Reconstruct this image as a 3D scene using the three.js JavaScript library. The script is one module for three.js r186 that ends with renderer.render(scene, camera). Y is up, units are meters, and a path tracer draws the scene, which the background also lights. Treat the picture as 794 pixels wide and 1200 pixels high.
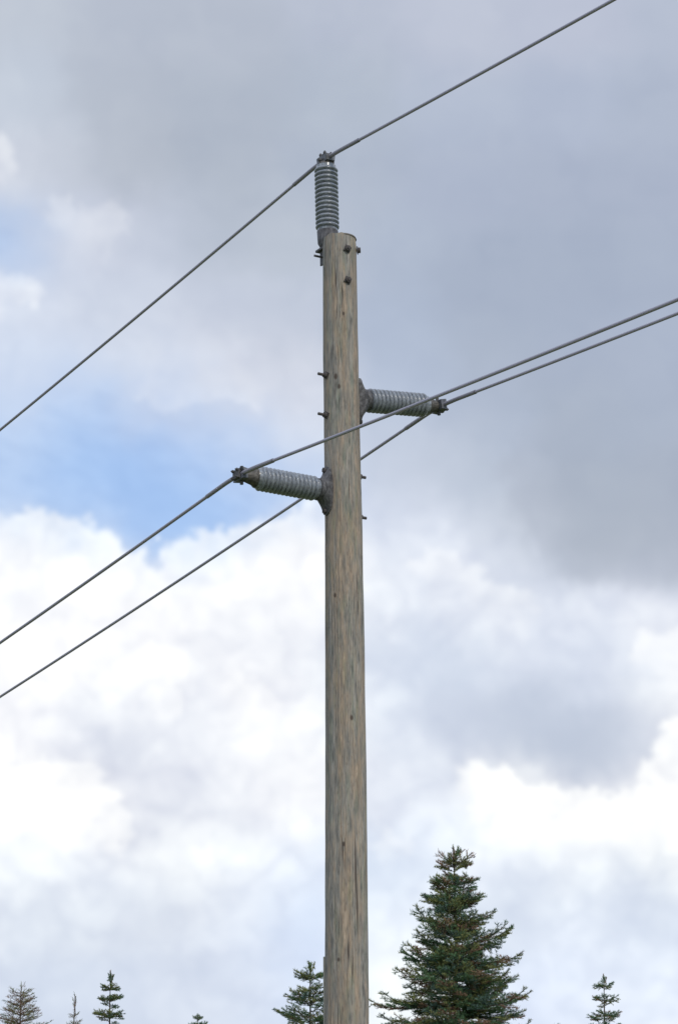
import * as THREE from 'three';
import { mergeGeometries } from 'three/addons/utils/BufferGeometryUtils.js';
import { createNoise2D, createNoise3D } from 'simplex-noise';

// ---------------------------------------------------------------- camera
const W = 794, H = 1200, F = 3400, PITCH = THREE.MathUtils.degToRad(17.645), EYE = 2.5;
const scene = new THREE.Scene();
const camera = new THREE.PerspectiveCamera(2 * Math.atan(H / 2 / F) * 180 / Math.PI, 677 / 1024, 0.1, 6000);
camera.position.set(0, EYE, 0);
camera.rotation.set(PITCH, 0, 0);
scene.add(camera);

function rng(a) { return () => { a |= 0; a = a + 0x6D2B79F5 | 0; let t = Math.imul(a ^ a >>> 15, 1 | a); t = t + Math.imul(t ^ t >>> 7, 61 | t) ^ t; return ((t ^ t >>> 14) >>> 0) / 4294967296; }; }
const n2 = createNoise2D(rng(11)), n3 = createNoise3D(rng(12));
const clamp = (x, a = 0, b = 1) => Math.min(b, Math.max(a, x));
const smooth = (a, b, x) => { const t = clamp((x - a) / (b - a)); return t * t * (3 - 2 * t); };
const mix = (a, b, t) => a + (b - a) * t;
const lin = (c) => { c /= 255; return c <= 0.04045 ? c / 12.92 : ((c + 0.055) / 1.055) ** 2.4; };
function fbm2(x, y, o = 4) { let s = 0, a = 0.5; for (let i = 0; i < o; i++) { s += a * n2(x, y); x = x * 2.03 + 7.1; y = y * 2.03 - 3.7; a *= 0.5; } return s; }
function fbm3(x, y, z, o = 4) { let s = 0, a = 0.5; for (let i = 0; i < o; i++) { s += a * n3(x, y, z); x = x * 2.03 + 7.1; y = y * 2.03 - 3.7; z = z * 2.03 + 1.3; a *= 0.5; } return s; }

// ---------------------------------------------------------------- sky: broken cumulus under a grey layer, a blue gap between
const SKYW = 4096, SKYH = 2048;
// cloud tones read off the photograph at directions (x, y in its pixels), sRGB
const TONES = [
  [20, 20, 192, 200, 213], [130, 30, 183, 191, 206], [260, 40, 182, 190, 205], [400, 30, 184, 192, 209], [540, 30, 190, 197, 214], [680, 30, 188, 195, 213], [780, 30, 182, 191, 209],
  [20, 110, 196, 205, 219], [130, 120, 182, 190, 204], [260, 120, 177, 186, 201], [400, 110, 178, 188, 204], [540, 120, 180, 190, 209], [680, 120, 178, 188, 208], [780, 120, 176, 186, 205],
  [8, 195, 212, 218, 231], [70, 200, 196, 203, 216], [150, 200, 178, 186, 200], [260, 200, 176, 185, 200], [400, 200, 177, 187, 204], [540, 210, 174, 184, 204], [680, 210, 172, 182, 202], [780, 210, 172, 182, 202],
  [8, 290, 166, 195, 237], [40, 262, 205, 213, 230], [110, 265, 208, 214, 229], [170, 270, 195, 203, 220], [260, 280, 184, 193, 208], [340, 280, 186, 195, 209], [460, 300, 176, 187, 206], [560, 320, 168, 179, 199], [680, 310, 168, 179, 199], [780, 310, 169, 180, 200],
  [15, 345, 222, 227, 240], [70, 345, 207, 215, 231], [150, 350, 205, 213, 229], [250, 360, 196, 204, 221], [340, 370, 196, 204, 220], [460, 390, 176, 188, 209], [560, 410, 171, 182, 201], [680, 410, 170, 181, 201], [780, 410, 172, 183, 203],
  [5, 395, 214, 224, 241], [40, 415, 208, 220, 241], [100, 415, 211, 220, 237], [170, 410, 214, 221, 235], [250, 440, 214, 219, 232], [330, 440, 212, 217, 230], [350, 490, 218, 224, 238], [460, 460, 184, 196, 217], [560, 490, 177, 188, 207], [680, 490, 170, 181, 199], [780, 490, 171, 182, 201],
  [10, 460, 210, 221, 241], [60, 470, 192, 211, 241], [110, 490, 178, 204, 242], [170, 470, 196, 211, 238], [230, 490, 190, 208, 238], [280, 500, 196, 211, 237],
  [10, 520, 188, 211, 244], [10, 570, 190, 211, 243], [60, 535, 172, 201, 242], [60, 580, 170, 200, 242], [120, 545, 166, 197, 241], [180, 555, 167, 198, 242], [240, 540, 178, 204, 243], [300, 545, 184, 207, 242], [350, 545, 210, 220, 238], [230, 590, 166, 198, 242], [120, 595, 164, 196, 241], [165, 620, 161, 194, 241], [210, 625, 164, 196, 241], [290, 585, 176, 203, 243], [340, 585, 184, 207, 243],
  [450, 530, 196, 206, 224], [500, 560, 196, 205, 222], [560, 560, 190, 200, 216], [680, 580, 172, 182, 198], [780, 580, 170, 180, 197],
  [700, 640, 174, 183, 197], [785, 640, 176, 185, 199], [620, 620, 184, 193, 207], [600, 665, 208, 216, 232], [440, 600, 215, 223, 239], [500, 630, 224, 231, 245], [560, 640, 232, 238, 250],
  [10, 640, 245, 247, 254], [75, 650, 250, 250, 255], [30, 680, 240, 243, 252], [120, 680, 246, 247, 253], [200, 700, 246, 247, 254], [270, 675, 252, 252, 255], [350, 650, 248, 248, 254], [345, 700, 244, 246, 253],
  [440, 690, 228, 234, 246], [520, 700, 226, 232, 245], [610, 710, 230, 236, 248], [690, 710, 226, 232, 245], [770, 700, 226, 231, 244],
  [30, 770, 250, 250, 255], [110, 780, 248, 249, 255], [190, 770, 244, 246, 253], [282, 728, 222, 227, 240], [300, 770, 243, 245, 252], [355, 770, 232, 236, 246], [235, 830, 238, 241, 250],
  [450, 770, 214, 223, 239], [530, 770, 208, 218, 235], [620, 760, 222, 229, 243], [700, 770, 218, 226, 241], [770, 760, 238, 242, 251],
  [20, 850, 248, 249, 255], [100, 850, 234, 238, 248], [150, 880, 217, 223, 236], [225, 850, 224, 229, 241], [190, 920, 224, 228, 240], [290, 830, 246, 247, 253], [350, 850, 236, 240, 249],
  [450, 850, 222, 230, 244], [540, 850, 203, 212, 229], [620, 850, 192, 202, 220], [690, 880, 186, 196, 214], [735, 860, 198, 207, 224], [780, 840, 244, 247, 253],
  [60, 930, 253, 253, 255], [100, 955, 250, 250, 255], [165, 970, 224, 229, 240], [250, 940, 232, 236, 246], [340, 930, 243, 245, 252], [360, 890, 248, 249, 254],
  [450, 930, 232, 237, 248], [510, 920, 222, 229, 243], [580, 925, 252, 253, 255], [650, 950, 250, 251, 255], [720, 945, 250, 251, 255], [775, 950, 250, 251, 255],
  [30, 1010, 242, 247, 255], [110, 1020, 232, 238, 249], [230, 1000, 246, 250, 255], [290, 1030, 228, 235, 248], [350, 1020, 232, 240, 254],
  [450, 1010, 214, 226, 244], [520, 985, 232, 240, 254], [600, 1000, 230, 238, 252], [670, 1000, 242, 248, 255], [720, 1030, 212, 222, 238], [780, 1010, 248, 252, 255],
  [30, 1080, 220, 228, 241], [110, 1080, 219, 227, 240], [200, 1080, 222, 229, 241], [290, 1090, 220, 228, 243], [350, 1080, 212, 226, 249],
  [450, 1070, 234, 242, 255], [620, 1060, 214, 224, 240], [690, 1080, 224, 233, 249], [760, 1070, 208, 219, 237],
  [30, 1170, 211, 221, 238], [110, 1160, 212, 222, 239], [200, 1160, 215, 224, 240], [290, 1160, 216, 225, 241], [350, 1140, 214, 227, 250],
  [450, 1150, 242, 248, 255], [640, 1150, 222, 232, 251], [720, 1150, 228, 237, 253], [780, 1150, 228, 237, 253],
];
// billow edges: polylines (same coordinates), the lit side is on the left of travel; [points, reach, gain]
const EDGES = [
  [[[-80, 596], [0, 600], [50, 600], [86, 608], [108, 610], [128, 628], [151, 648], [168, 640], [180, 668], [192, 662], [202, 638], [237, 625], [277, 615], [322, 606], [360, 586], [400, 566]], 70, 0.75],
  [[[525, 902], [540, 896], [565, 892], [595, 902], [611, 915], [656, 922], [696, 929], [732, 927], [747, 907], [762, 884], [775, 850], [800, 828], [860, 780]], 60, 0.8],
  [[[0, 905], [30, 895], [75, 886], [110, 896], [131, 920], [146, 948], [153, 985], [150, 1010]], 50, 0.6],
  [[[150, 765], [178, 752], [205, 762], [216, 790], [214, 830], [204, 850]], 40, 0.35],
  [[[255, 800], [275, 790], [300, 796], [318, 815], [330, 840]], 40, 0.4],
  [[[215, 1000], [232, 992], [250, 1000], [256, 1014]], 18, 0.5],
  [[[470, 660], [495, 645], [530, 650], [560, 668], [600, 690], [640, 705]], 45, 0.35],
  [[[735, 765], [755, 742], [780, 738], [830, 730]], 45, 0.45],
  [[[430, 985], [450, 974], [474, 980], [488, 1000]], 22, 0.35],
  [[[870, 680], [794, 690], [737, 695], [676, 688], [634, 668], [612, 640], [598, 604], [584, 572], [556, 545]], 90, 0.6, [173, 181, 197]],
  [[[320, 480], [250, 470], [200, 480], [150, 470]], 30, 0.25],
  [[[-60, 340], [0, 322], [30, 318], [44, 335], [48, 360]], 40, 0.35],
  [[[-60, 180], [0, 160], [18, 180], [24, 215]], 30, 0.4],
  [[[45, 245], [75, 232], [110, 245], [140, 238], [165, 262]], 45, 0.3],
];
function polyline(points, x, y) {   // signed distance (positive on the lit side, below the line) and how far along its ends it fades
  let best = 1e9, side = 1, end = 1;
  for (let i = 0; i < points.length - 1; i++) {
    const [ax, ay] = points[i], [bx, by] = points[i + 1], dx = bx - ax, dy = by - ay, l2 = dx * dx + dy * dy;
    const t = clamp(((x - ax) * dx + (y - ay) * dy) / l2), px = x - ax - dx * t, py = y - ay - dy * t, d = Math.hypot(px, py);
    if (d < best) { best = d; side = dx * (y - ay) - dy * (x - ax) > 0 ? 1 : -1; const s = (i + t) / (points.length - 1); end = smooth(0, 0.12, s) * smooth(1, 0.88, s); }
  }
  return [best * side, end];
}
function cloudsAhead(x, y, out) {
  const big = 1 / 170, wx = x + 26 * fbm2(x * big, y * big + 5, 4) + 9 * fbm2(x / 45, y / 45 + 50, 3), wy = y + 22 * fbm2(x * big + 30, y * big, 4) + 8 * fbm2(x / 45 + 90, y / 45, 3);
  let r = 0, g = 0, b = 0, w = 0;
  for (const t of TONES) {
    const dx = (wx - t[0]) / 38, dy = (wy - t[1]) / 32, d = dx * dx + dy * dy;
    const k = d > 40 ? 1e-9 / d : Math.exp(-0.5 * d) + 1e-9 / (1 + d);
    r += k * t[2]; g += k * t[3]; b += k * t[4]; w += k;
  }
  r /= w; g /= w; b /= w;
  const ex = x + 17 * fbm2(x / 38, y / 38 + 20, 4), ey = y + 17 * fbm2(x / 38 + 40, y / 38, 4);
  for (const [points, reach, gain, to] of EDGES) {
    const [sd, end] = polyline(points, ex, ey);
    if (sd < -60) continue;
    if (!to && sd < 0) { const k = -9 * gain * end * Math.exp(sd / 18) * smooth(170, 215, r); r += k; g += k; b += k * 0.8; }   // the cloud behind, in its own grey
    const k = gain * end * smooth(-5, to ? 26 : 7, sd) * Math.exp(-Math.max(0, sd) / reach), t = to || [254, 254, 256];
    r = mix(r, t[0], k); g = mix(g, t[1], k); b = mix(b, t[2], k);
  }
  // billows: rounded lobes with creases between them in the cumulus, faint in the smooth grey layer
  const lum = (r + g + b) / 3, puffy = smooth(200, 240, lum) * (1 - smooth(18, 50, b - r));
  const vx = x + 20 * fbm2(x / 90 + 6, y / 90, 3), vy = y + 20 * fbm2(x / 90, y / 90 + 6, 3);
  const puff = Math.abs(n2(vx / 120 + 4, vy / 95)) + 0.6 * Math.abs(n2(vx / 62 + 40, vy / 52)) + 0.4 * Math.abs(n2(vx / 31 + 80, vy / 27)) - 0.66;
  const q = fbm2(x / 150 + 3 + 0.3 * fbm2(x / 60, y / 60 + 8, 2), y / 110, 6), wisp = fbm2((x + y * 0.5) / 60 + 9, (y - x * 0.4) / 26, 4);
  const d = mix(4, 9, puffy) * q + 9 * puffy * puff + 7 * wisp * smooth(38, 50, b - r) * (1 - smooth(66, 84, b - r));
  const gain = 0.3 * Math.max(0, lum + d - 226);   // sunlit cloud burns out to white, as it does in the photograph
  out[0] = r + d * 1.08 + gain; out[1] = g + d + gain; out[2] = b + d * 0.75 + gain * 0.6;
}
function cloudsAnywhere(dx, dy, dz, out) {   // the same broken cover all round
  const h = 1 / (Math.max(dy, 0) + 0.22), px = dx * h, pz = dz * h;
  const a = fbm3(px * 1.3, pz * 1.3, 3, 5), b = fbm3(px * 2.6, pz * 2.6, 9, 5), c = fbm3(dx * 6, dy * 7, dz * 6, 5);
  const cover = smooth(-0.3, -0.08, a + 0.35 * c), thick = smooth(-0.25, 0.35, a + 0.5 * b);
  const low = 1 - smooth(0.1, 0.5, dy), tone = mix(236, 178, thick * (1 - 0.45 * low)) + c * 26;
  out[0] = mix(150, tone, cover); out[1] = mix(187, tone + 6, cover); out[2] = mix(240, tone + 19, cover);
}
function makeSky() {
  const GW = 768, GH = 384, grid = new Float32Array(GW * GH * 3), o = [0, 0, 0];
  const direction = (u, v) => { const lon = (u - 0.5) * 2 * Math.PI, lat = (v - 0.5) * Math.PI; return [Math.cos(lat) * Math.cos(lon), Math.sin(lat), Math.cos(lat) * Math.sin(lon)]; };
  for (let j = 0; j < GH; j++) for (let i = 0; i < GW; i++) {
    const [x, y, z] = direction((i + 0.5) / GW, (j + 0.5) / GH);
    cloudsAnywhere(x, y, z, o);
    for (let k = 0; k < 3; k++) grid[(j * GW + i) * 3 + k] = o[k];
  }
  const data = new Float32Array(SKYW * SKYH * 4), c = Math.cos(PITCH), s = Math.sin(PITCH);
  for (let j = 0; j < SKYH; j++) {
    const gy = clamp((j + 0.5) / SKYH * GH - 0.5, 0, GH - 1.001), j0 = Math.floor(gy), fy = gy - j0;
    for (let i = 0; i < SKYW; i++) {
      const gx = ((i + 0.5) / SKYW * GW - 0.5 + GW) % GW, i0 = Math.floor(gx), i1 = (i0 + 1) % GW, fx = gx - i0, at = (j * SKYW + i) * 4;
      for (let k = 0; k < 3; k++) {
        const a = grid[(j0 * GW + i0) * 3 + k], b = grid[(j0 * GW + i1) * 3 + k], d = grid[(j0 * GW + GW + i0) * 3 + k], e = grid[(j0 * GW + GW + i1) * 3 + k];
        o[k] = mix(mix(a, b, fx), mix(d, e, fx), fy);
      }
      if (i > SKYW * 0.18 && i < SKYW * 0.32 && j > SKYH * 0.49 && j < SKYH * 0.7) {
        const [x, y, z] = direction((i + 0.5) / SKYW, (j + 0.5) / SKYH), deep = -z * c + y * s;
        const px = W / 2 + F * x / deep, py = H / 2 - F * (y * c + z * s) / deep;
        const away = Math.max(Math.abs(px - W / 2) - W / 2, Math.abs(py - H / 2) - H / 2);
        const k = 1 - smooth(60, 700, away);
        if (k > 0) { const q = [0, 0, 0]; cloudsAhead(px, py, q); for (let m = 0; m < 3; m++) o[m] = mix(o[m], q[m], k); }
      }
      for (let k = 0; k < 3; k++) data[at + k] = lin(clamp(o[k], 0, 262));
      data[at + 3] = 1;
    }
  }
  const t = new THREE.DataTexture(data, SKYW, SKYH, THREE.RGBAFormat, THREE.FloatType);
  t.mapping = THREE.EquirectangularReflectionMapping; t.magFilter = THREE.LinearFilter; t.minFilter = THREE.LinearFilter; t.wrapS = THREE.RepeatWrapping; t.needsUpdate = true;
  return t;
}
const sky = makeSky();
scene.background = sky;
scene.environment = sky;

// ---------------------------------------------------------------- sun, veiled by the cloud
const sun = new THREE.DirectionalLight(new THREE.Color(1, 0.95, 0.86), 1.5);
sun.position.set(24, 46, 22); sun.target.position.set(0, 5, -22);
sun.castShadow = true; sun.shadow.radius = 22; sun.shadow.mapSize.set(2048, 2048);
Object.assign(sun.shadow.camera, { left: -60, right: 60, top: 60, bottom: -60, near: 1, far: 200 });
scene.add(sun, sun.target);

const renderer = new THREE.WebGLRenderer({ antialias: true });
renderer.setSize(677, 1024);
renderer.toneMapping = THREE.LinearToneMapping;
renderer.toneMappingExposure = 1;
renderer.shadowMap.enabled = true;

// ---------------------------------------------------------------- helpers
const rgb = (r, g, b) => new THREE.Color().setRGB(r, g, b);
function mesh(name, geometry, material, parent) {
  const m = new THREE.Mesh(geometry, material);
  m.name = name; m.castShadow = m.receiveShadow = true; parent.add(m);
  return m;
}
function tag(o, label, category, group) { o.userData.label = label; o.userData.category = category; if (group) o.userData.group = group; return o; }
function group(name, parent, position) { const g = new THREE.Group(); g.name = name; if (position) g.position.copy(position); parent.add(g); return g; }
function byteTexture(w, h, paint, srgb = true) {
  const d = new Uint8Array(w * h * 4), c = [0, 0, 0];
  for (let j = 0; j < h; j++) for (let i = 0; i < w; i++) { paint(i / w, j / h, c); const a = (j * w + i) * 4; for (let k = 0; k < 3; k++) d[a + k] = clamp(c[k], 0, 255); d[a + 3] = 255; }
  const t = new THREE.DataTexture(d, w, h);
  t.magFilter = THREE.LinearFilter; t.minFilter = THREE.LinearMipmapLinearFilter; t.generateMipmaps = true; t.wrapS = t.wrapT = THREE.RepeatWrapping;
  if (srgb) t.colorSpace = THREE.SRGBColorSpace;
  t.needsUpdate = true;
  return t;
}

// ---------------------------------------------------------------- ground: rough grass clearing
{
  const tex = byteTexture(512, 512, (u, v, c) => {
    const p = (f, k) => fbm3(Math.cos(u * 6.2832) * f, Math.sin(u * 6.2832) * f + Math.cos(v * 6.2832) * f, Math.sin(v * 6.2832) * f + k, 5);
    const a = p(1.3, 0), b = p(9, 5);
    c[0] = 92 + 46 * a + 40 * b; c[1] = 100 + 30 * a + 40 * b; c[2] = 62 + 26 * a + 26 * b;
  });
  const g = new THREE.PlaneGeometry(4000, 4000, 1, 1); g.rotateX(-Math.PI / 2);
  const uv = g.attributes.uv; for (let i = 0; i < uv.count; i++) uv.setXY(i, uv.getX(i) * 400, uv.getY(i) * 400);
  const o = mesh('ground', g, new THREE.MeshStandardMaterial({ map: tex, roughness: 1 }), scene);
  o.userData.kind = 'structure';
}

// ---------------------------------------------------------------- materials of the line
const POLE_H = 11.0;
// one sheet right round the pole and up its whole height: grain, checks, knots, stains
const knots = [[0.30, 9.86, 1], [0.27, 9.78, 0.8], [0.22, 10.35, 0.6], [0.33, 8.2, 0.7], [0.2, 7.3, 0.8], [0.27, 6.4, 0.7], [0.31, 5.6, 0.6], [0.7, 9.1, 0.8], [0.85, 7.7, 0.8], [0.05, 8.5, 0.7], [0.6, 6, 0.8]];
function wood(u, v) {
  const th = u * Math.PI * 2, cx = Math.cos(th), sz = Math.sin(th), y = v * POLE_H;
  let bend = 0, knot = 0;
  for (const [ku, ky, s] of knots) {
    let du = u - ku; du -= Math.round(du);
    const d = Math.hypot(du * 0.85 / (0.016 * s), (y - ky) / (0.026 * s)); knot = Math.max(knot, 1 - smooth(0.5, 1.25, d)); bend += 0.35 * Math.exp(-d * d / 9) * Math.sign(du);
  }
  const w = 0.25 * n3(cx * 1.2, sz * 1.2, y * 0.5) + bend * 0.2, c2 = Math.cos(th + w * 0.3), s2 = Math.sin(th + w * 0.3);
  const grain = fbm3(c2 * 8, s2 * 8, y * 2.6, 5), fine = fbm3(c2 * 26, s2 * 26, y * 7, 3);
  const blotch = fbm3(cx * 1.5 + 4, sz * 1.5, y * 0.9, 4), patch = fbm3(cx * 3.4 + 9, sz * 3.4, y * 5.5, 4);
  const line = Math.abs(n3(c2 * 4.6, s2 * 4.6 + 20, y * 0.34)), broken = smooth(-0.15, 0.25, n3(cx * 2, sz * 2 + 60, y * 0.7));
  const check = (1 - smooth(0.014, 0.055, line)) * broken;
  return { grain, fine, blotch, patch, check, knot };
}
const woodMap = byteTexture(512, 2048, (u, v, c) => {
  const q = wood(u, v), brown = clamp(0.46 + 1.1 * q.blotch + 0.7 * q.patch + 0.3 * q.grain), green = clamp(1.1 * fbm3(Math.cos(u * 6.2832) * 2, Math.sin(u * 6.2832) * 2, v * 26, 3)), fleck = smooth(0.2, 0.5, fbm3(Math.cos(u * 6.2832) * 9, Math.sin(u * 6.2832) * 9 + 33, v * 150, 3));
  const l = 1 + 0.22 * q.grain + 0.18 * q.fine + 0.32 * q.patch + 0.26 * q.blotch;
  c[0] = mix(168, 140, brown) * l; c[1] = mix(163, 125, brown) * l; c[2] = mix(154, 109, brown) * l;
  c[0] -= green * 12; c[1] -= green * 2; c[2] -= green * 8;
  const k = Math.max(q.check * 0.75, q.knot * 0.75, fleck * 0.2);
  c[0] = mix(c[0], 74, k); c[1] = mix(c[1], 62, k); c[2] = mix(c[2], 54, k);
});
const woodBump = byteTexture(512, 2048, (u, v, c) => { const q = wood(u, v); c[0] = c[1] = c[2] = 165 + 60 * q.grain + 50 * q.fine - 130 * q.check + 40 * q.knot; }, false);
const weathered = new THREE.MeshStandardMaterial({ map: woodMap, bumpMap: woodBump, bumpScale: 0.006, roughness: 0.92 });
const endGrain = new THREE.MeshStandardMaterial({ color: rgb(0.17, 0.15, 0.125), roughness: 0.95 });
const speck = byteTexture(256, 256, (u, v, c) => {
  const a = fbm3(Math.cos(u * 6.2832) * 2.2, Math.sin(u * 6.2832) * 2.2, v * 6, 5);
  c[0] = c[1] = c[2] = 205 + 90 * a;
});
const porcelain = [rgb(0.37, 0.40, 0.44), rgb(0.40, 0.43, 0.47), rgb(0.35, 0.38, 0.425)].map((color) => new THREE.MeshPhysicalMaterial({ color, map: speck, roughness: 0.38, clearcoat: 0.7, clearcoatRoughness: 0.16 }));
const iron = new THREE.MeshStandardMaterial({ color: rgb(0.19, 0.185, 0.19), map: speck, roughness: 0.7, metalness: 0.35 });
const capIron = new THREE.MeshStandardMaterial({ color: rgb(0.2, 0.185, 0.165), map: speck, roughness: 0.7, metalness: 0.3 });
const galvanised = new THREE.MeshStandardMaterial({ color: rgb(0.26, 0.27, 0.29), map: speck, roughness: 0.55, metalness: 0.55 });
const gainIron = new THREE.MeshStandardMaterial({ color: rgb(0.19, 0.185, 0.19), map: speck, roughness: 0.7, metalness: 0.2 });
const rusty = new THREE.MeshStandardMaterial({ color: rgb(0.17, 0.15, 0.145), map: speck, roughness: 0.85, metalness: 0.2 });
const aluminium = new THREE.MeshStandardMaterial({ color: rgb(0.46, 0.43, 0.5), roughness: 0.55, metalness: 0.2 });

// ---------------------------------------------------------------- utility pole
const radiusAt = (y) => 0.124 + (POLE_H - y) * 0.0048;
const pole = group('utility_pole', scene, new THREE.Vector3(0.101, 0, -20));
pole.rotation.z = 0.0083;
tag(pole, 'weathered round wooden utility pole carrying three ribbed grey post insulators', 'utility pole');
pole.updateMatrixWorld(true);
{
  const NS = 56, NR = 150, pos = [], uvs = [], idx = [];
  for (let j = 0; j <= NR; j++) {
    const y = -0.05 + (POLE_H + 0.05) * j / NR;
    for (let i = 0; i <= NS; i++) {
      const a = i / NS * Math.PI * 2, c = Math.cos(a), s = Math.sin(a);
      const chamfer = j === NR ? 0.007 : 0;
      const r = radiusAt(y) * (1 + 0.016 * n3(c * 1.3, s * 1.3, y * 0.8) + 0.012 * n3(c * 2.5, s * 2.5, y * 2.6)) - chamfer;
      const sway = 0.006 * Math.sin(y * 0.9 + 1);
      pos.push(c * r + sway, y + (j === NR ? 0.006 * n3(c * 2, s * 2, 7) : 0), s * r); uvs.push(i / NS, y / POLE_H);
    }
  }
  for (let j = 0; j < NR; j++) for (let i = 0; i < NS; i++) { const a = j * (NS + 1) + i, b = a + NS + 1; idx.push(a, b, a + 1, b, b + 1, a + 1); }
  const g = new THREE.BufferGeometry();
  g.setAttribute('position', new THREE.Float32BufferAttribute(pos, 3)); g.setAttribute('uv', new THREE.Float32BufferAttribute(uvs, 2)); g.setIndex(idx); g.computeVertexNormals();
  mesh('shaft', g, weathered, pole);
  const top = new THREE.CylinderGeometry(0.113, 0.118, 0.012, 40); top.translate(0.003, POLE_H - 0.004, 0);
  mesh('end_grain', top, endGrain, pole);
}
{ // half-round strip that covers a wire on the lower shaft
  const h = 5.64, geo = new THREE.CylinderGeometry(0.012, 0.012, h, 10); geo.translate(0, h / 2, 0);
  const m = mesh('wire_moulding', geo, new THREE.MeshStandardMaterial({ color: rgb(0.3, 0.29, 0.25), roughness: 0.85 }), pole), lower = radiusAt(0) + 0.003, upper = radiusAt(h) + 0.003;
  m.position.set(-Math.cos(0.12) * lower, 0, Math.sin(0.12) * lower); m.rotation.z = -Math.atan((lower - upper) / h);
}
const UPV = new THREE.Vector3(0, 1, 0);
const PHI = THREE.MathUtils.degToRad(31.59), AWAY = new THREE.Vector3(-Math.sin(PHI), 0, -Math.cos(PHI)), ACROSS = new THREE.Vector3(Math.cos(PHI), 0, -Math.sin(PHI));
const hex = (r, h) => new THREE.CylinderGeometry(r, r, h, 6);
function along(geometry, from, dir) {   // puts a geometry built along +y at FROM, pointing along DIR
  return geometry.applyMatrix4(new THREE.Matrix4().compose(from, new THREE.Quaternion().setFromUnitVectors(UPV, dir), new THREE.Vector3(1, 1, 1)));
}
function throughBolt(y, dir, stub) {   // square washer, nut and thread end on one side of the pole (pole's own axes)
  const r = radiusAt(y), at = (d) => dir.clone().multiplyScalar(d).setY(y);
  const bolt = mesh('bolt', along(new THREE.CylinderGeometry(0.011, 0.011, stub + 0.03, 10).translate(0, (stub + 0.03) / 2 - 0.03, 0), at(r + 0.003), dir), rusty, pole);
  const plate = new THREE.BoxGeometry(0.05, 0.007, 0.05);
  mesh('washer', along(plate, at(r + 0.003), dir), rusty, bolt);
  mesh('nut', along(hex(0.022, 0.018), at(r + 0.0165), dir), rusty, bolt);
}
function lathe(points, seg = 36) { return new THREE.LatheGeometry(points.map(([x, y]) => new THREE.Vector2(x, y)), seg); }
const shedShapes = [0.0165, 0.0195].map((h) => lathe([[0.072, -h * 0.95], [0.081, -h * 0.72], [0.086, -h * 0.55], [0.0895, -h * 0.3], [0.0908, -h * 0.05], [0.0895, h * 0.2], [0.085, h * 0.55], [0.078, h * 0.85], [0.072, h * 1.05]]));
// an insulator in its own axes: +y from its base to the wire, the wire runs along its own z
function insulator(base, dir, length, shedFrom, shedTo, count, parent) {
  const g = group('post_insulator', parent, base);
  const y = dir.clone().normalize(), z = AWAY.clone().addScaledVector(y, -AWAY.dot(y)).normalize(), x = new THREE.Vector3().crossVectors(y, z);
  g.quaternion.setFromRotationMatrix(new THREE.Matrix4().makeBasis(x, y, z));
  mesh('core', lathe([[0.02, shedFrom - 0.03], [0.075, shedFrom - 0.03], [0.075, shedTo + 0.02], [0.02, shedTo + 0.02]]), porcelain[0], g);
  for (let i = 0; i < count; i++) {
    const m = mesh('shed', shedShapes[(shedTo - shedFrom) / count > 0.034 ? 1 : 0], porcelain[(i * 7 + count) % 3], g);
    m.position.y = shedFrom + (i + 0.5) * (shedTo - shedFrom) / count; m.rotation.y = i * 1.7;
  }
  mesh('end_cap', lathe([[0.001, shedTo - 0.005], [0.066, shedTo - 0.005], [0.068, shedTo + 0.025], [0.058, shedTo + 0.045], [0.044, length - 0.045], [0.04, length - 0.03], [0.001, length - 0.025]], 28), capIron, g);
  // trunnion clamp: a trough below the wire, a keeper above it, two bolts with nuts
  const shape = new THREE.Shape(); shape.moveTo(-0.034, -0.032); shape.lineTo(0.034, -0.032); shape.lineTo(0.04, 0.012); shape.lineTo(0.018, 0.012); shape.absarc(0, 0.002, 0.0165, 0, Math.PI, true); shape.lineTo(-0.04, 0.012); shape.closePath();
  const trough = new THREE.ExtrudeGeometry(shape, { depth: 0.12, bevelEnabled: true, bevelSize: 0.004, bevelThickness: 0.01, bevelSegments: 2, steps: 1, curveSegments: 8 }); trough.translate(0, length, -0.06);
  mesh('clamp', trough, galvanised, g);
  const kshape = new THREE.Shape(); kshape.moveTo(-0.036, 0.014); kshape.lineTo(-0.017, 0.014); kshape.absarc(0, 0.004, 0.0175, Math.PI - 0.4, 0.4, true); kshape.lineTo(0.036, 0.014); kshape.lineTo(0.03, 0.03); kshape.lineTo(-0.03, 0.03); kshape.closePath();
  const keeper = new THREE.ExtrudeGeometry(kshape, { depth: 0.075, bevelEnabled: true, bevelSize: 0.003, bevelThickness: 0.006, bevelSegments: 2, curveSegments: 8 }); keeper.translate(0, length + 0.001, -0.0375);
  mesh('keeper', keeper, iron, g);
  for (const [sx, sz] of [[-1, -1], [1, 1], [-1, 1], [1, -1]]) {
    const b = mergeGeometries([new THREE.CylinderGeometry(0.006, 0.006, 0.072, 8).translate(0, 0.006, 0), hex(0.012, 0.011).translate(0, 0.028, 0), hex(0.013, 0.01).translate(0, -0.027, 0)]);
    b.translate(sx * 0.027, length + 0.01, sz * 0.03);
    mesh('clamp_bolt', b, iron, g);
  }
  for (const s of [-1, 1]) mesh('trunnion_pin', new THREE.CylinderGeometry(0.013, 0.013, 0.036, 10).rotateZ(Math.PI / 2).translate(s * 0.05, length - 0.018, 0), iron, g);
  return g;
}
const toPole = (x, y, z) => pole.worldToLocal(new THREE.Vector3(x, y, z));
const ATTACH = [[-0.0996, 11.7256, -20.1704], [-0.7058, 9.0001, -19.5659], [0.7556, 9.8372, -20.4647]];
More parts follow.
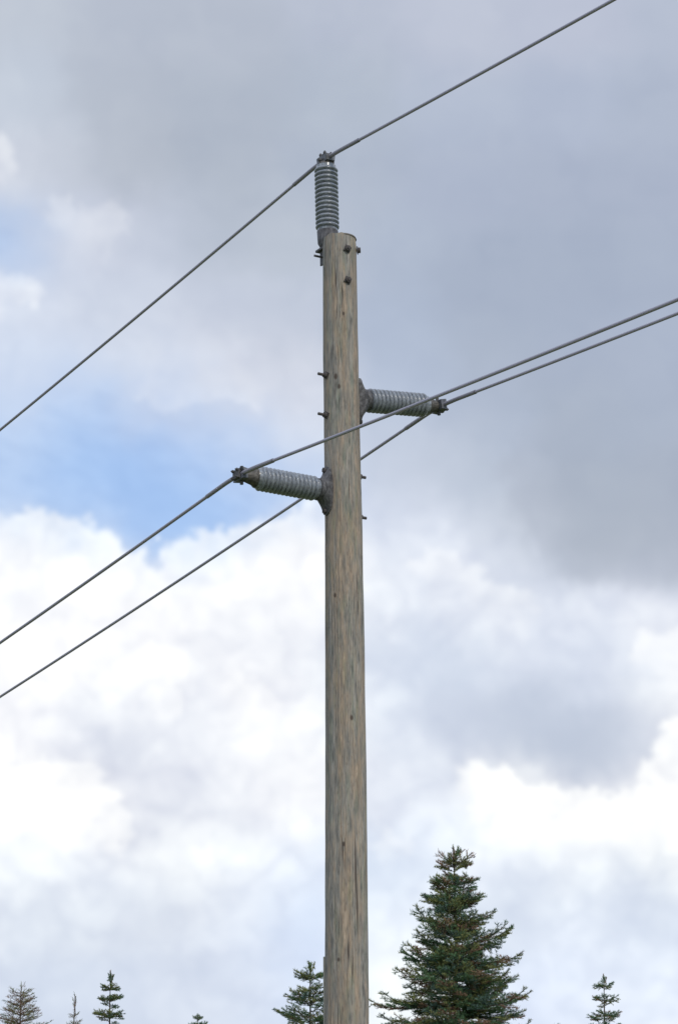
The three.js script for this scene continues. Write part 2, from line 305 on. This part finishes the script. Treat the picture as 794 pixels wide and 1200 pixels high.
// the two that stand out sideways, each on a curved iron gain base held by two through bolts
for (const [k, baseY, label] of [[1, 9.0, 'sideways insulator lower on the shaft'], [2, 9.735, 'sideways insulator higher on the shaft']]) {
  const end = toPole(...ATTACH[k]), from = new THREE.Vector3(0.004, baseY, 0), dir = end.clone().sub(from), length = dir.length();
  const g = insulator(from, dir, length, k === 1 ? 0.24 : 0.225, length - (k === 1 ? 0.15 : 0.15), 14, pole);
  g.userData.label = label;
  const out = dir.clone().setY(0).normalize(), r = radiusAt(baseY);
  // gain base: a long oval plate bent round the pole, swelling into a round seat
  const NU = 16, NV = 30, pos = [], idx = [];
  for (let layer = 0; layer < 2; layer++) for (let j = 0; j <= NV; j++) for (let i = 0; i <= NU; i++) {
    const v = j / NV * 2 - 1, half = 0.058 * Math.sqrt(Math.max(0, 1 - Math.abs(v) ** 3.2)) + 0.006, u = (i / NU * 2 - 1) * half, hy = v * 0.184;
    const swell = layer ? 0.012 + 0.085 * Math.exp(-((u / 0.075) ** 2) - Math.abs(hy / 0.105) ** 2.4) : -0.004;
    const a = u / r, d = (r + swell);
    pos.push(d * Math.sin(a), hy, d * Math.cos(a));
  }
  const row = NU + 1, lay = row * (NV + 1);
  for (let j = 0; j < NV; j++) for (let i = 0; i < NU; i++) { const a = j * row + i; idx.push(lay + a, lay + a + 1, lay + a + row, lay + a + 1, lay + a + row + 1, lay + a + row, a, a + row, a + 1, a + 1, a + row, a + row + 1); }
  const rim = []; for (let i = 0; i < NU; i++) rim.push(i); for (let j = 0; j < NV; j++) rim.push(j * row + NU); for (let i = NU; i > 0; i--) rim.push(NV * row + i); for (let j = NV; j > 0; j--) rim.push(j * row);
  for (let i = 0; i < rim.length; i++) { const a = rim[i], b = rim[(i + 1) % rim.length]; idx.push(a, b, a + lay, b, b + lay, a + lay); }
  const bg = new THREE.BufferGeometry(); bg.setAttribute('position', new THREE.Float32BufferAttribute(pos, 3)); bg.setIndex(idx);
  const plain = bg.toNonIndexed(); plain.computeVertexNormals();
  const uvp = []; for (let i = 0; i < plain.attributes.position.count; i++) uvp.push(plain.attributes.position.getX(i) * 4, plain.attributes.position.getY(i) * 4);
  plain.setAttribute('uv', new THREE.Float32BufferAttribute(uvp, 2));
  const turn = new THREE.Matrix4().makeBasis(new THREE.Vector3().crossVectors(UPV, out), UPV, out).setPosition(from);
  plain.applyMatrix4(g.matrix.compose(g.position, g.quaternion, g.scale).clone().invert().multiply(turn));
  mesh('gain_base', plain, gainIron, g);
  mesh('base_cap', lathe([[0.001, r + 0.03], [0.08, r + 0.03], [0.082, 0.2], [0.08, 0.222], [0.001, 0.224]], 28), gainIron, g);
  const back = out.clone().negate();
  for (const s of [-1, 1]) {
    throughBolt(baseY + s * 0.155, back, k === 1 ? 0.06 : 0.07);
    mesh('bolt_head', along(hex(0.02, 0.016), new THREE.Vector3(0.004, baseY + s * 0.155, 0).addScaledVector(out, r + 0.026), out).applyMatrix4(g.matrix.clone().invert()), rusty, g);
  }
}
// the upright one at the top, on a bracket bolted to the far side of the shaft
{
  const end = toPole(...ATTACH[0]), from = new THREE.Vector3(end.x + 0.012, 10.9, end.z), dir = end.clone().sub(from);
  const g = insulator(from, dir, dir.length(), 0.25, dir.length() - 0.08, 14, pole);
  g.userData.label = 'upright insulator at the top of the shaft';
  mesh('base_cap', lathe([[0.001, 0.085], [0.05, 0.085], [0.058, 0.1], [0.076, 0.135], [0.08, 0.23], [0.001, 0.24]], 28), iron, g);
  const inner = new THREE.Vector3(end.x, 0, end.z).normalize(), r = radiusAt(10.8);
  const back = (d, y) => inner.clone().multiplyScalar(d).setY(y), inv = g.matrix.compose(g.position, g.quaternion, g.scale).clone().invert();
  const turn = (geo, d, y) => geo.applyMatrix4(new THREE.Matrix4().makeBasis(new THREE.Vector3().crossVectors(UPV, inner), UPV, inner).setPosition(back(d, y))).applyMatrix4(inv);
  const dist = Math.hypot(end.x, end.z);
  const plate = mesh('bracket', mergeGeometries([
    turn(new THREE.BoxGeometry(0.07, 0.5, 0.012), r + 0.008, 10.72),
    turn(new THREE.BoxGeometry(0.12, 0.016, 0.15), dist - 0.012, 10.978),
    turn(new THREE.BoxGeometry(0.012, 0.11, 0.1).translate(-0.03, 0, 0), r + 0.06, 10.913), turn(new THREE.BoxGeometry(0.012, 0.11, 0.1).translate(0.03, 0, 0), r + 0.06, 10.913),
  ]), iron, g);
for (const sx of [-1, 1]) mesh('base_bolt', turn(new THREE.CylinderGeometry(0.009, 0.009, 0.07, 8).rotateZ(Math.PI / 2).translate(sx * 0.09, 0, 0), dist - 0.03, 10.9), iron, plate);
  const front = new THREE.Vector3(Math.sin(0.42), 0, Math.cos(0.42));
  throughBolt(10.87, front, 0.03);
  throughBolt(10.62, front, 0.03);
  throughBolt(10.9, new THREE.Vector3(Math.cos(0.1), 0, Math.sin(0.1)), 0.012);
}

// ---------------------------------------------------------------- the three conductors, each sagging away from the pole to both sides
const rodMetal = new THREE.MeshStandardMaterial({ color: rgb(0.36, 0.34, 0.385), roughness: 0.6, metalness: 0.25 });
const SPAN = 70, SAG_AWAY = 0.0926, SAG_NEAR = 0.0817;
ATTACH.forEach((at, k) => {
  const points = [];
  for (let i = -140; i <= 140; i++) {
    const t = Math.sign(i) * (Math.abs(i) / 140) ** 1.5 * SPAN, a = Math.abs(t), s = t > 0 ? SAG_AWAY : SAG_NEAR;
    const bend = a < 0.25 ? a * a / 0.5 : a - 0.125;   // the wire bends over its clamp, it does not kink
    points.push(new THREE.Vector3(...at).addScaledVector(AWAY, t).add(new THREE.Vector3(0, -s * bend + s * a * a / SPAN, 0)));
  }
  const o = mesh('power_line', new THREE.TubeGeometry(new THREE.CatmullRomCurve3(points), 900, 0.0122, 8), aluminium, scene);
  if (k) o.name += '_00' + k;
  const wrap = points.filter((p) => Math.abs(p.clone().sub(new THREE.Vector3(...at)).dot(AWAY)) < 0.62);
  mesh('armour_rod', new THREE.TubeGeometry(new THREE.CatmullRomCurve3(wrap), 60, 0.0158, 10), rodMetal, o);
  tag(o, ['grey power line clamped on top of the upright insulator', 'grey power line crossing in front of the wooden pole shaft', 'grey power line passing behind the wooden pole shaft'][k], 'power line', 'lines carried by the pole');
});

// ---------------------------------------------------------------- conifers
const bark = new THREE.MeshStandardMaterial({ color: rgb(0.1, 0.075, 0.06), roughness: 0.95 });
const needles = new THREE.MeshStandardMaterial({ vertexColors: true, roughness: 0.75, side: THREE.DoubleSide });
class Twigs {
  constructor() { this.p = []; this.c = []; }
  tri(a, b, c, col) { this.p.push(a.x, a.y, a.z, b.x, b.y, b.z, c.x, c.y, c.z); for (let i = 0; i < 3; i++) this.c.push(...col); }
  stem(a, b, ra, rb, col) {
    const d = b.clone().sub(a).normalize(), u = new THREE.Vector3(0.3, 0.9, 0.2).cross(d).normalize(), v = d.clone().cross(u);
    const ring = (o, r) => [0, 2.1, 4.2].map((t) => o.clone().addScaledVector(u, r * Math.cos(t)).addScaledVector(v, r * Math.sin(t)));
    const p = ring(a, ra), q = ring(b, rb);
    for (let i = 0; i < 3; i++) { const j = (i + 1) % 3; this.tri(p[i], q[i], p[j], col); this.tri(q[i], q[j], p[j], col); }
  }
  build() {
    const g = new THREE.BufferGeometry();
    g.setAttribute('position', new THREE.Float32BufferAttribute(this.p, 3)); g.setAttribute('color', new THREE.Float32BufferAttribute(this.c, 3)); g.computeVertexNormals();
    return g;
  }
}
const WOOD = [0.12, 0.085, 0.07];
// one branch, its stem along +x for one unit; REAL is its length in metres, so that needles keep their size
function branchShape(real, seed, look) {
  const R = rng(seed), T = new Twigs(), s = 1 / real, V = (x, y, z) => new THREE.Vector3(x, y, z);
  const lift = (x) => look.bow * (x * x - 0.55 * x) + 0.02 * Math.sin(x * 9 + seed);
  const sideways = (x) => 0.05 * Math.sin(x * 4 + seed * 1.7) * x;
  const bristle = (a, b, tint, dense = 1) => {
    const d = b.clone().sub(a), l = d.length(), n = Math.ceil(l / s / 0.0042 * look.dense * dense); d.normalize();
    const u = V(R() - 0.5, R() - 0.5, R() - 0.5).cross(d).normalize(), v = d.clone().cross(u);
    for (let i = 0; i < n; i++) {
      const t = (i + R()) / n, th = R() * 6.283, nl = s * (look.needle + 0.014 * R()), o = a.clone().lerp(b, t), side = u.clone().multiplyScalar(Math.cos(th)).addScaledVector(v, Math.sin(th));
      const tip = o.clone().addScaledVector(side, nl * 0.85).addScaledVector(d, nl * (0.45 + 0.5 * R())).add(V(0, nl * 0.2, 0)), w = d.clone().cross(side).multiplyScalar(s * look.width).addScaledVector(d, s * look.width);
      const k = 0.7 + 0.6 * R();
      T.tri(o.clone().sub(w), o.clone().add(w), tip, [tint[0] * k, tint[1] * k, tint[2] * k]);
    }
  };
  const tintOf = () => { const q = R(); const t = q < look.brown ? [0.28, 0.17, 0.105] : q < look.brown + 0.36 ? [0.22, 0.24, 0.08] : q < 0.86 ? [0.1, 0.19, 0.085] : [0.1, 0.17, 0.13]; return t; };
  const NP = 12, stem = []; for (let i = 0; i <= NP; i++) { const x = i / NP; stem.push(V(x, lift(x), sideways(x))); }
  const at = (x) => { const q = x * NP, i = Math.min(NP - 1, Math.floor(q)); return stem[i].clone().lerp(stem[i + 1], q - i); };
  for (let i = 0; i < NP; i++) { T.stem(stem[i], stem[i + 1], s * (0.003 + 0.009 * real * (1 - i / NP)), s * (0.003 + 0.009 * real * (1 - (i + 1) / NP)), WOOD); if (i / NP > look.bare) bristle(stem[i], stem[i + 1], tintOf()); }
  const n = Math.round(real / 0.042 * look.twigs) + 2;
  for (let i = 0; i < n; i++) {
    const x = look.bare * 0.8 + (0.97 - look.bare * 0.8) * (i + R() * 0.8) / n, o = at(x), side = i % 2 ? 1 : -1, ang = 0.75 + 0.45 * R();
    const l = s * (0.05 + (0.18 + 0.33 * Math.min(real, 0.8)) * (1 - x) ** 0.8 * (0.6 + 0.6 * R())), up = (R() - 0.42) * 0.5;
    const d = V(Math.cos(ang), up, side * Math.sin(ang)).normalize(), mid = o.clone().addScaledVector(d, l * 0.55), tip = mid.clone().addScaledVector(V(d.x + 0.25, d.y + 0.12, d.z).normalize(), l * 0.45), tint = tintOf();
    T.stem(o, mid, s * 0.004, s * 0.003, WOOD); T.stem(mid, tip, s * 0.003, s * 0.0015, WOOD);
    bristle(o, mid, tint, 0.8); bristle(mid, tip, tint, 1.15);
    const m = Math.floor(l / s / 0.05);
    for (let j = 0; j < m; j++) {
      const t = 0.2 + 0.7 * (j + R()) / m, p = t < 0.55 ? o.clone().lerp(mid, t / 0.55) : mid.clone().lerp(tip, (t - 0.55) / 0.45), q = (j % 2 ? 1 : -1) * (0.7 + 0.4 * R());
      const e = V(d.x * Math.cos(q) - d.z * Math.sin(q), d.y + (R() - 0.45) * 0.5, d.x * Math.sin(q) + d.z * Math.cos(q)).normalize(), ll = Math.min(l * (1 - t) * 0.7 + s * 0.02, s * 0.11);
      bristle(p, p.clone().addScaledVector(e, ll), tint, 1.1);
    }
  }
  return T.build();
}
const LOOKS = {
  dense: { bow: 0.32, dense: 0.95, twigs: 0.85, bare: 0.06, brown: 0.18, needle: 0.022, width: 0.0028 },
  open: { bow: 0.25, dense: 0.95, twigs: 0.85, bare: 0.12, brown: 0.1, needle: 0.022, width: 0.0032 },
  thin: { bow: 0.25, dense: 0.4, twigs: 0.38, bare: 0.22, brown: 0.45, needle: 0.018, width: 0.0025 },
};
const shapes = {};
for (const [k, look] of Object.entries(LOOKS)) shapes[k] = [0.16, 0.28, 0.45, 0.7, 1].map((real, i) => [1, 2, 3].map((q) => [real, branchShape(real, 100 * i + q * 13 + k.length, look)]));
let treeCount = 0;
/* A conifer whose tip stands in the photograph's direction (px, py) at distance far, on the ground:
   reach(h) is how far branches go h metres below the tip, spacing the distance between whorls. */
function conifer(label, px, py, far, { look = 'dense', reach, leader = 0.28, spacing = 0.34, per = 6, steep = 0.75, seed = 1, lean = 0, between = 0.6, forked = false, group: together }) {
  const R = rng(seed), c = Math.cos(PITCH), s = Math.sin(PITCH);
  const v = new THREE.Vector3((px - W / 2) / F, (H / 2 - py) / F, -1), d = new THREE.Vector3(v.x, v.y * c - v.z * -s, v.z * c + v.y * s);
  d.y = v.y * c - v.z * s; d.z = v.z * c + v.y * s;
  const k = far / -d.z, tip = new THREE.Vector3(0, EYE, 0).addScaledVector(d, k), height = tip.y;
  const tree = group('conifer_tree' + (treeCount ? '_' + String(treeCount).padStart(3, '0') : ''), scene, new THREE.Vector3(tip.x - lean * height, 0, tip.z));
  treeCount++;
  tag(tree, label, 'tree', together);
  const axis = (y) => new THREE.Vector3(lean * y + 0.03 * Math.sin(y * 1.3 + seed) * clamp((height - y) * 0.6), y, 0.03 * Math.cos(y * 1.1 + seed) * clamp((height - y) * 0.6));
  const pts = []; for (let i = 0; i <= 40; i++) pts.push(axis(height * i / 40 - (i ? 0 : 0.1)));
  const NS = 10, pos = [], idx = [];
  pts.forEach((p, j) => { const r = 0.005 + 0.0115 * (height - p.y) * (1 + (j < 2 ? 0.25 : 0)); for (let i = 0; i < NS; i++) { const a = i / NS * 6.2832; pos.push(p.x + r * Math.cos(a), p.y, p.z + r * Math.sin(a)); } });
  for (let j = 0; j < 40; j++) for (let i = 0; i < NS; i++) { const a = j * NS + i, b = j * NS + (i + 1) % NS; idx.push(a, a + NS, b, b, a + NS, b + NS); }
  const tg = new THREE.BufferGeometry(); tg.setAttribute('position', new THREE.Float32BufferAttribute(pos, 3)); tg.setIndex(idx); tg.computeVertexNormals();
  mesh('trunk', tg, bark, tree);
  const crown = group('crown', tree);
  const put = (y, turn, rise, length) => {
    const list = shapes[look]; let best = 0; for (let i = 0; i < list.length; i++) if (Math.abs(Math.log(list[i][0][0] / length)) < Math.abs(Math.log(list[best][0][0] / length))) best = i;
    const [, geo] = list[best][Math.floor(R() * 3)];
    const b = mesh('branch', geo, needles, crown);
    b.position.copy(axis(y)); b.rotation.order = 'YZX'; b.rotation.set((R() - 0.5) * 0.5, turn, rise); b.scale.setScalar(length);
  };
  // the leader: needles close to the stem
  put(height - leader * 0.98, 0, Math.PI / 2 - 0.1, leader);
  if (forked) { put(height - leader * 0.5, 2.4, 0.9, leader * 0.3); put(height - leader * 0.48, -0.3, 0.7, leader * 0.5); }
  let h = leader, whorl = 0;
  const most = height - 1.1;
  while (h < most && crown.children.length < 280) {
    const shrink = h > 5 ? 1.5 : 1, L = reach(h), n = Math.round(per * (0.8 + 0.4 * R())), a0 = R() * 6.283;
    for (let i = 0; i < n; i++) put(height - h + (R() - 0.5) * 0.08, a0 + (i + 0.5 * (R() - 0.5)) / n * 6.283, mix(steep, 0.02, clamp(h / 2.2)) + (R() - 0.5) * 0.25 - clamp((h - 3) / 6) * 0.2, L * (0.72 + 0.45 * R()));
    if (h < 4) { const m = Math.round(per * between); for (let i = 0; i < m; i++) put(height - h - spacing * (0.25 + 0.5 * R()), R() * 6.283, mix(steep, 0.2, clamp(h / 3)) + (R() - 0.5) * 0.4, L * (0.35 + 0.35 * R())); }
    h += spacing * (0.85 + 0.3 * R()) * shrink; whorl++;
  }
  return tree;
}
conifer('broad full spruce with dense dark green branches, top rising beside the pole', 531, 995, 36, { reach: (h) => Math.min(0.05 + 0.5 * h, 2.4), leader: 0.25, spacing: 0.255, per: 7, seed: 9, steep: 0.45, between: 1, forked: true });
conifer('young spruce half hidden behind the wooden pole shaft', 363, 1132, 44, { look: 'open', reach: (h) => Math.min(0.06 + 0.66 * h, 2), leader: 0.2, spacing: 0.34, per: 6, between: 0.5, seed: 21, steep: 0.4 });
conifer('slim dark spruce with long bare leader and tiered branch whorls', 130, 1141, 62, { look: 'open', reach: (h) => Math.min(0.05 + 0.3 * h, 1.7), leader: 0.34, spacing: 0.3, per: 6, seed: 33, steep: 0.3, between: 0.25, group: 'distant conifer tops' });
conifer('slender spruce standing alone, its sparse whorls widely spaced', 707, 1144, 58, { look: 'open', reach: (h) => Math.min(0.06 + 0.36 * h, 1.8), leader: 0.24, spacing: 0.3, per: 4, seed: 47, steep: 0.35, between: 0.2, group: 'distant conifer tops' });
conifer('straggly brownish conifer with thin ragged twigs', 25, 1155, 56, { look: 'thin', reach: (h) => Math.min(0.12 + 0.5 * h, 1.8), leader: 0.2, spacing: 0.18, per: 7, seed: 52, steep: 0.4, between: 1, group: 'distant conifer tops' });
conifer('small conifer with a thin leaning bare tip', 88, 1166, 64, { look: 'thin', reach: (h) => Math.min(0.0 + 0.22 * h, 1.4), leader: 0.5, spacing: 0.2, per: 6, seed: 61, lean: 0.012, group: 'distant conifer tops' });
conifer('conifer of which only the dark tip shows', 232, 1190, 66, { look: 'open', reach: (h) => Math.min(0.06 + 0.35 * h, 1.6), leader: 0.1, spacing: 0.25, seed: 72, group: 'distant conifer tops' });

renderer.render(scene, camera);
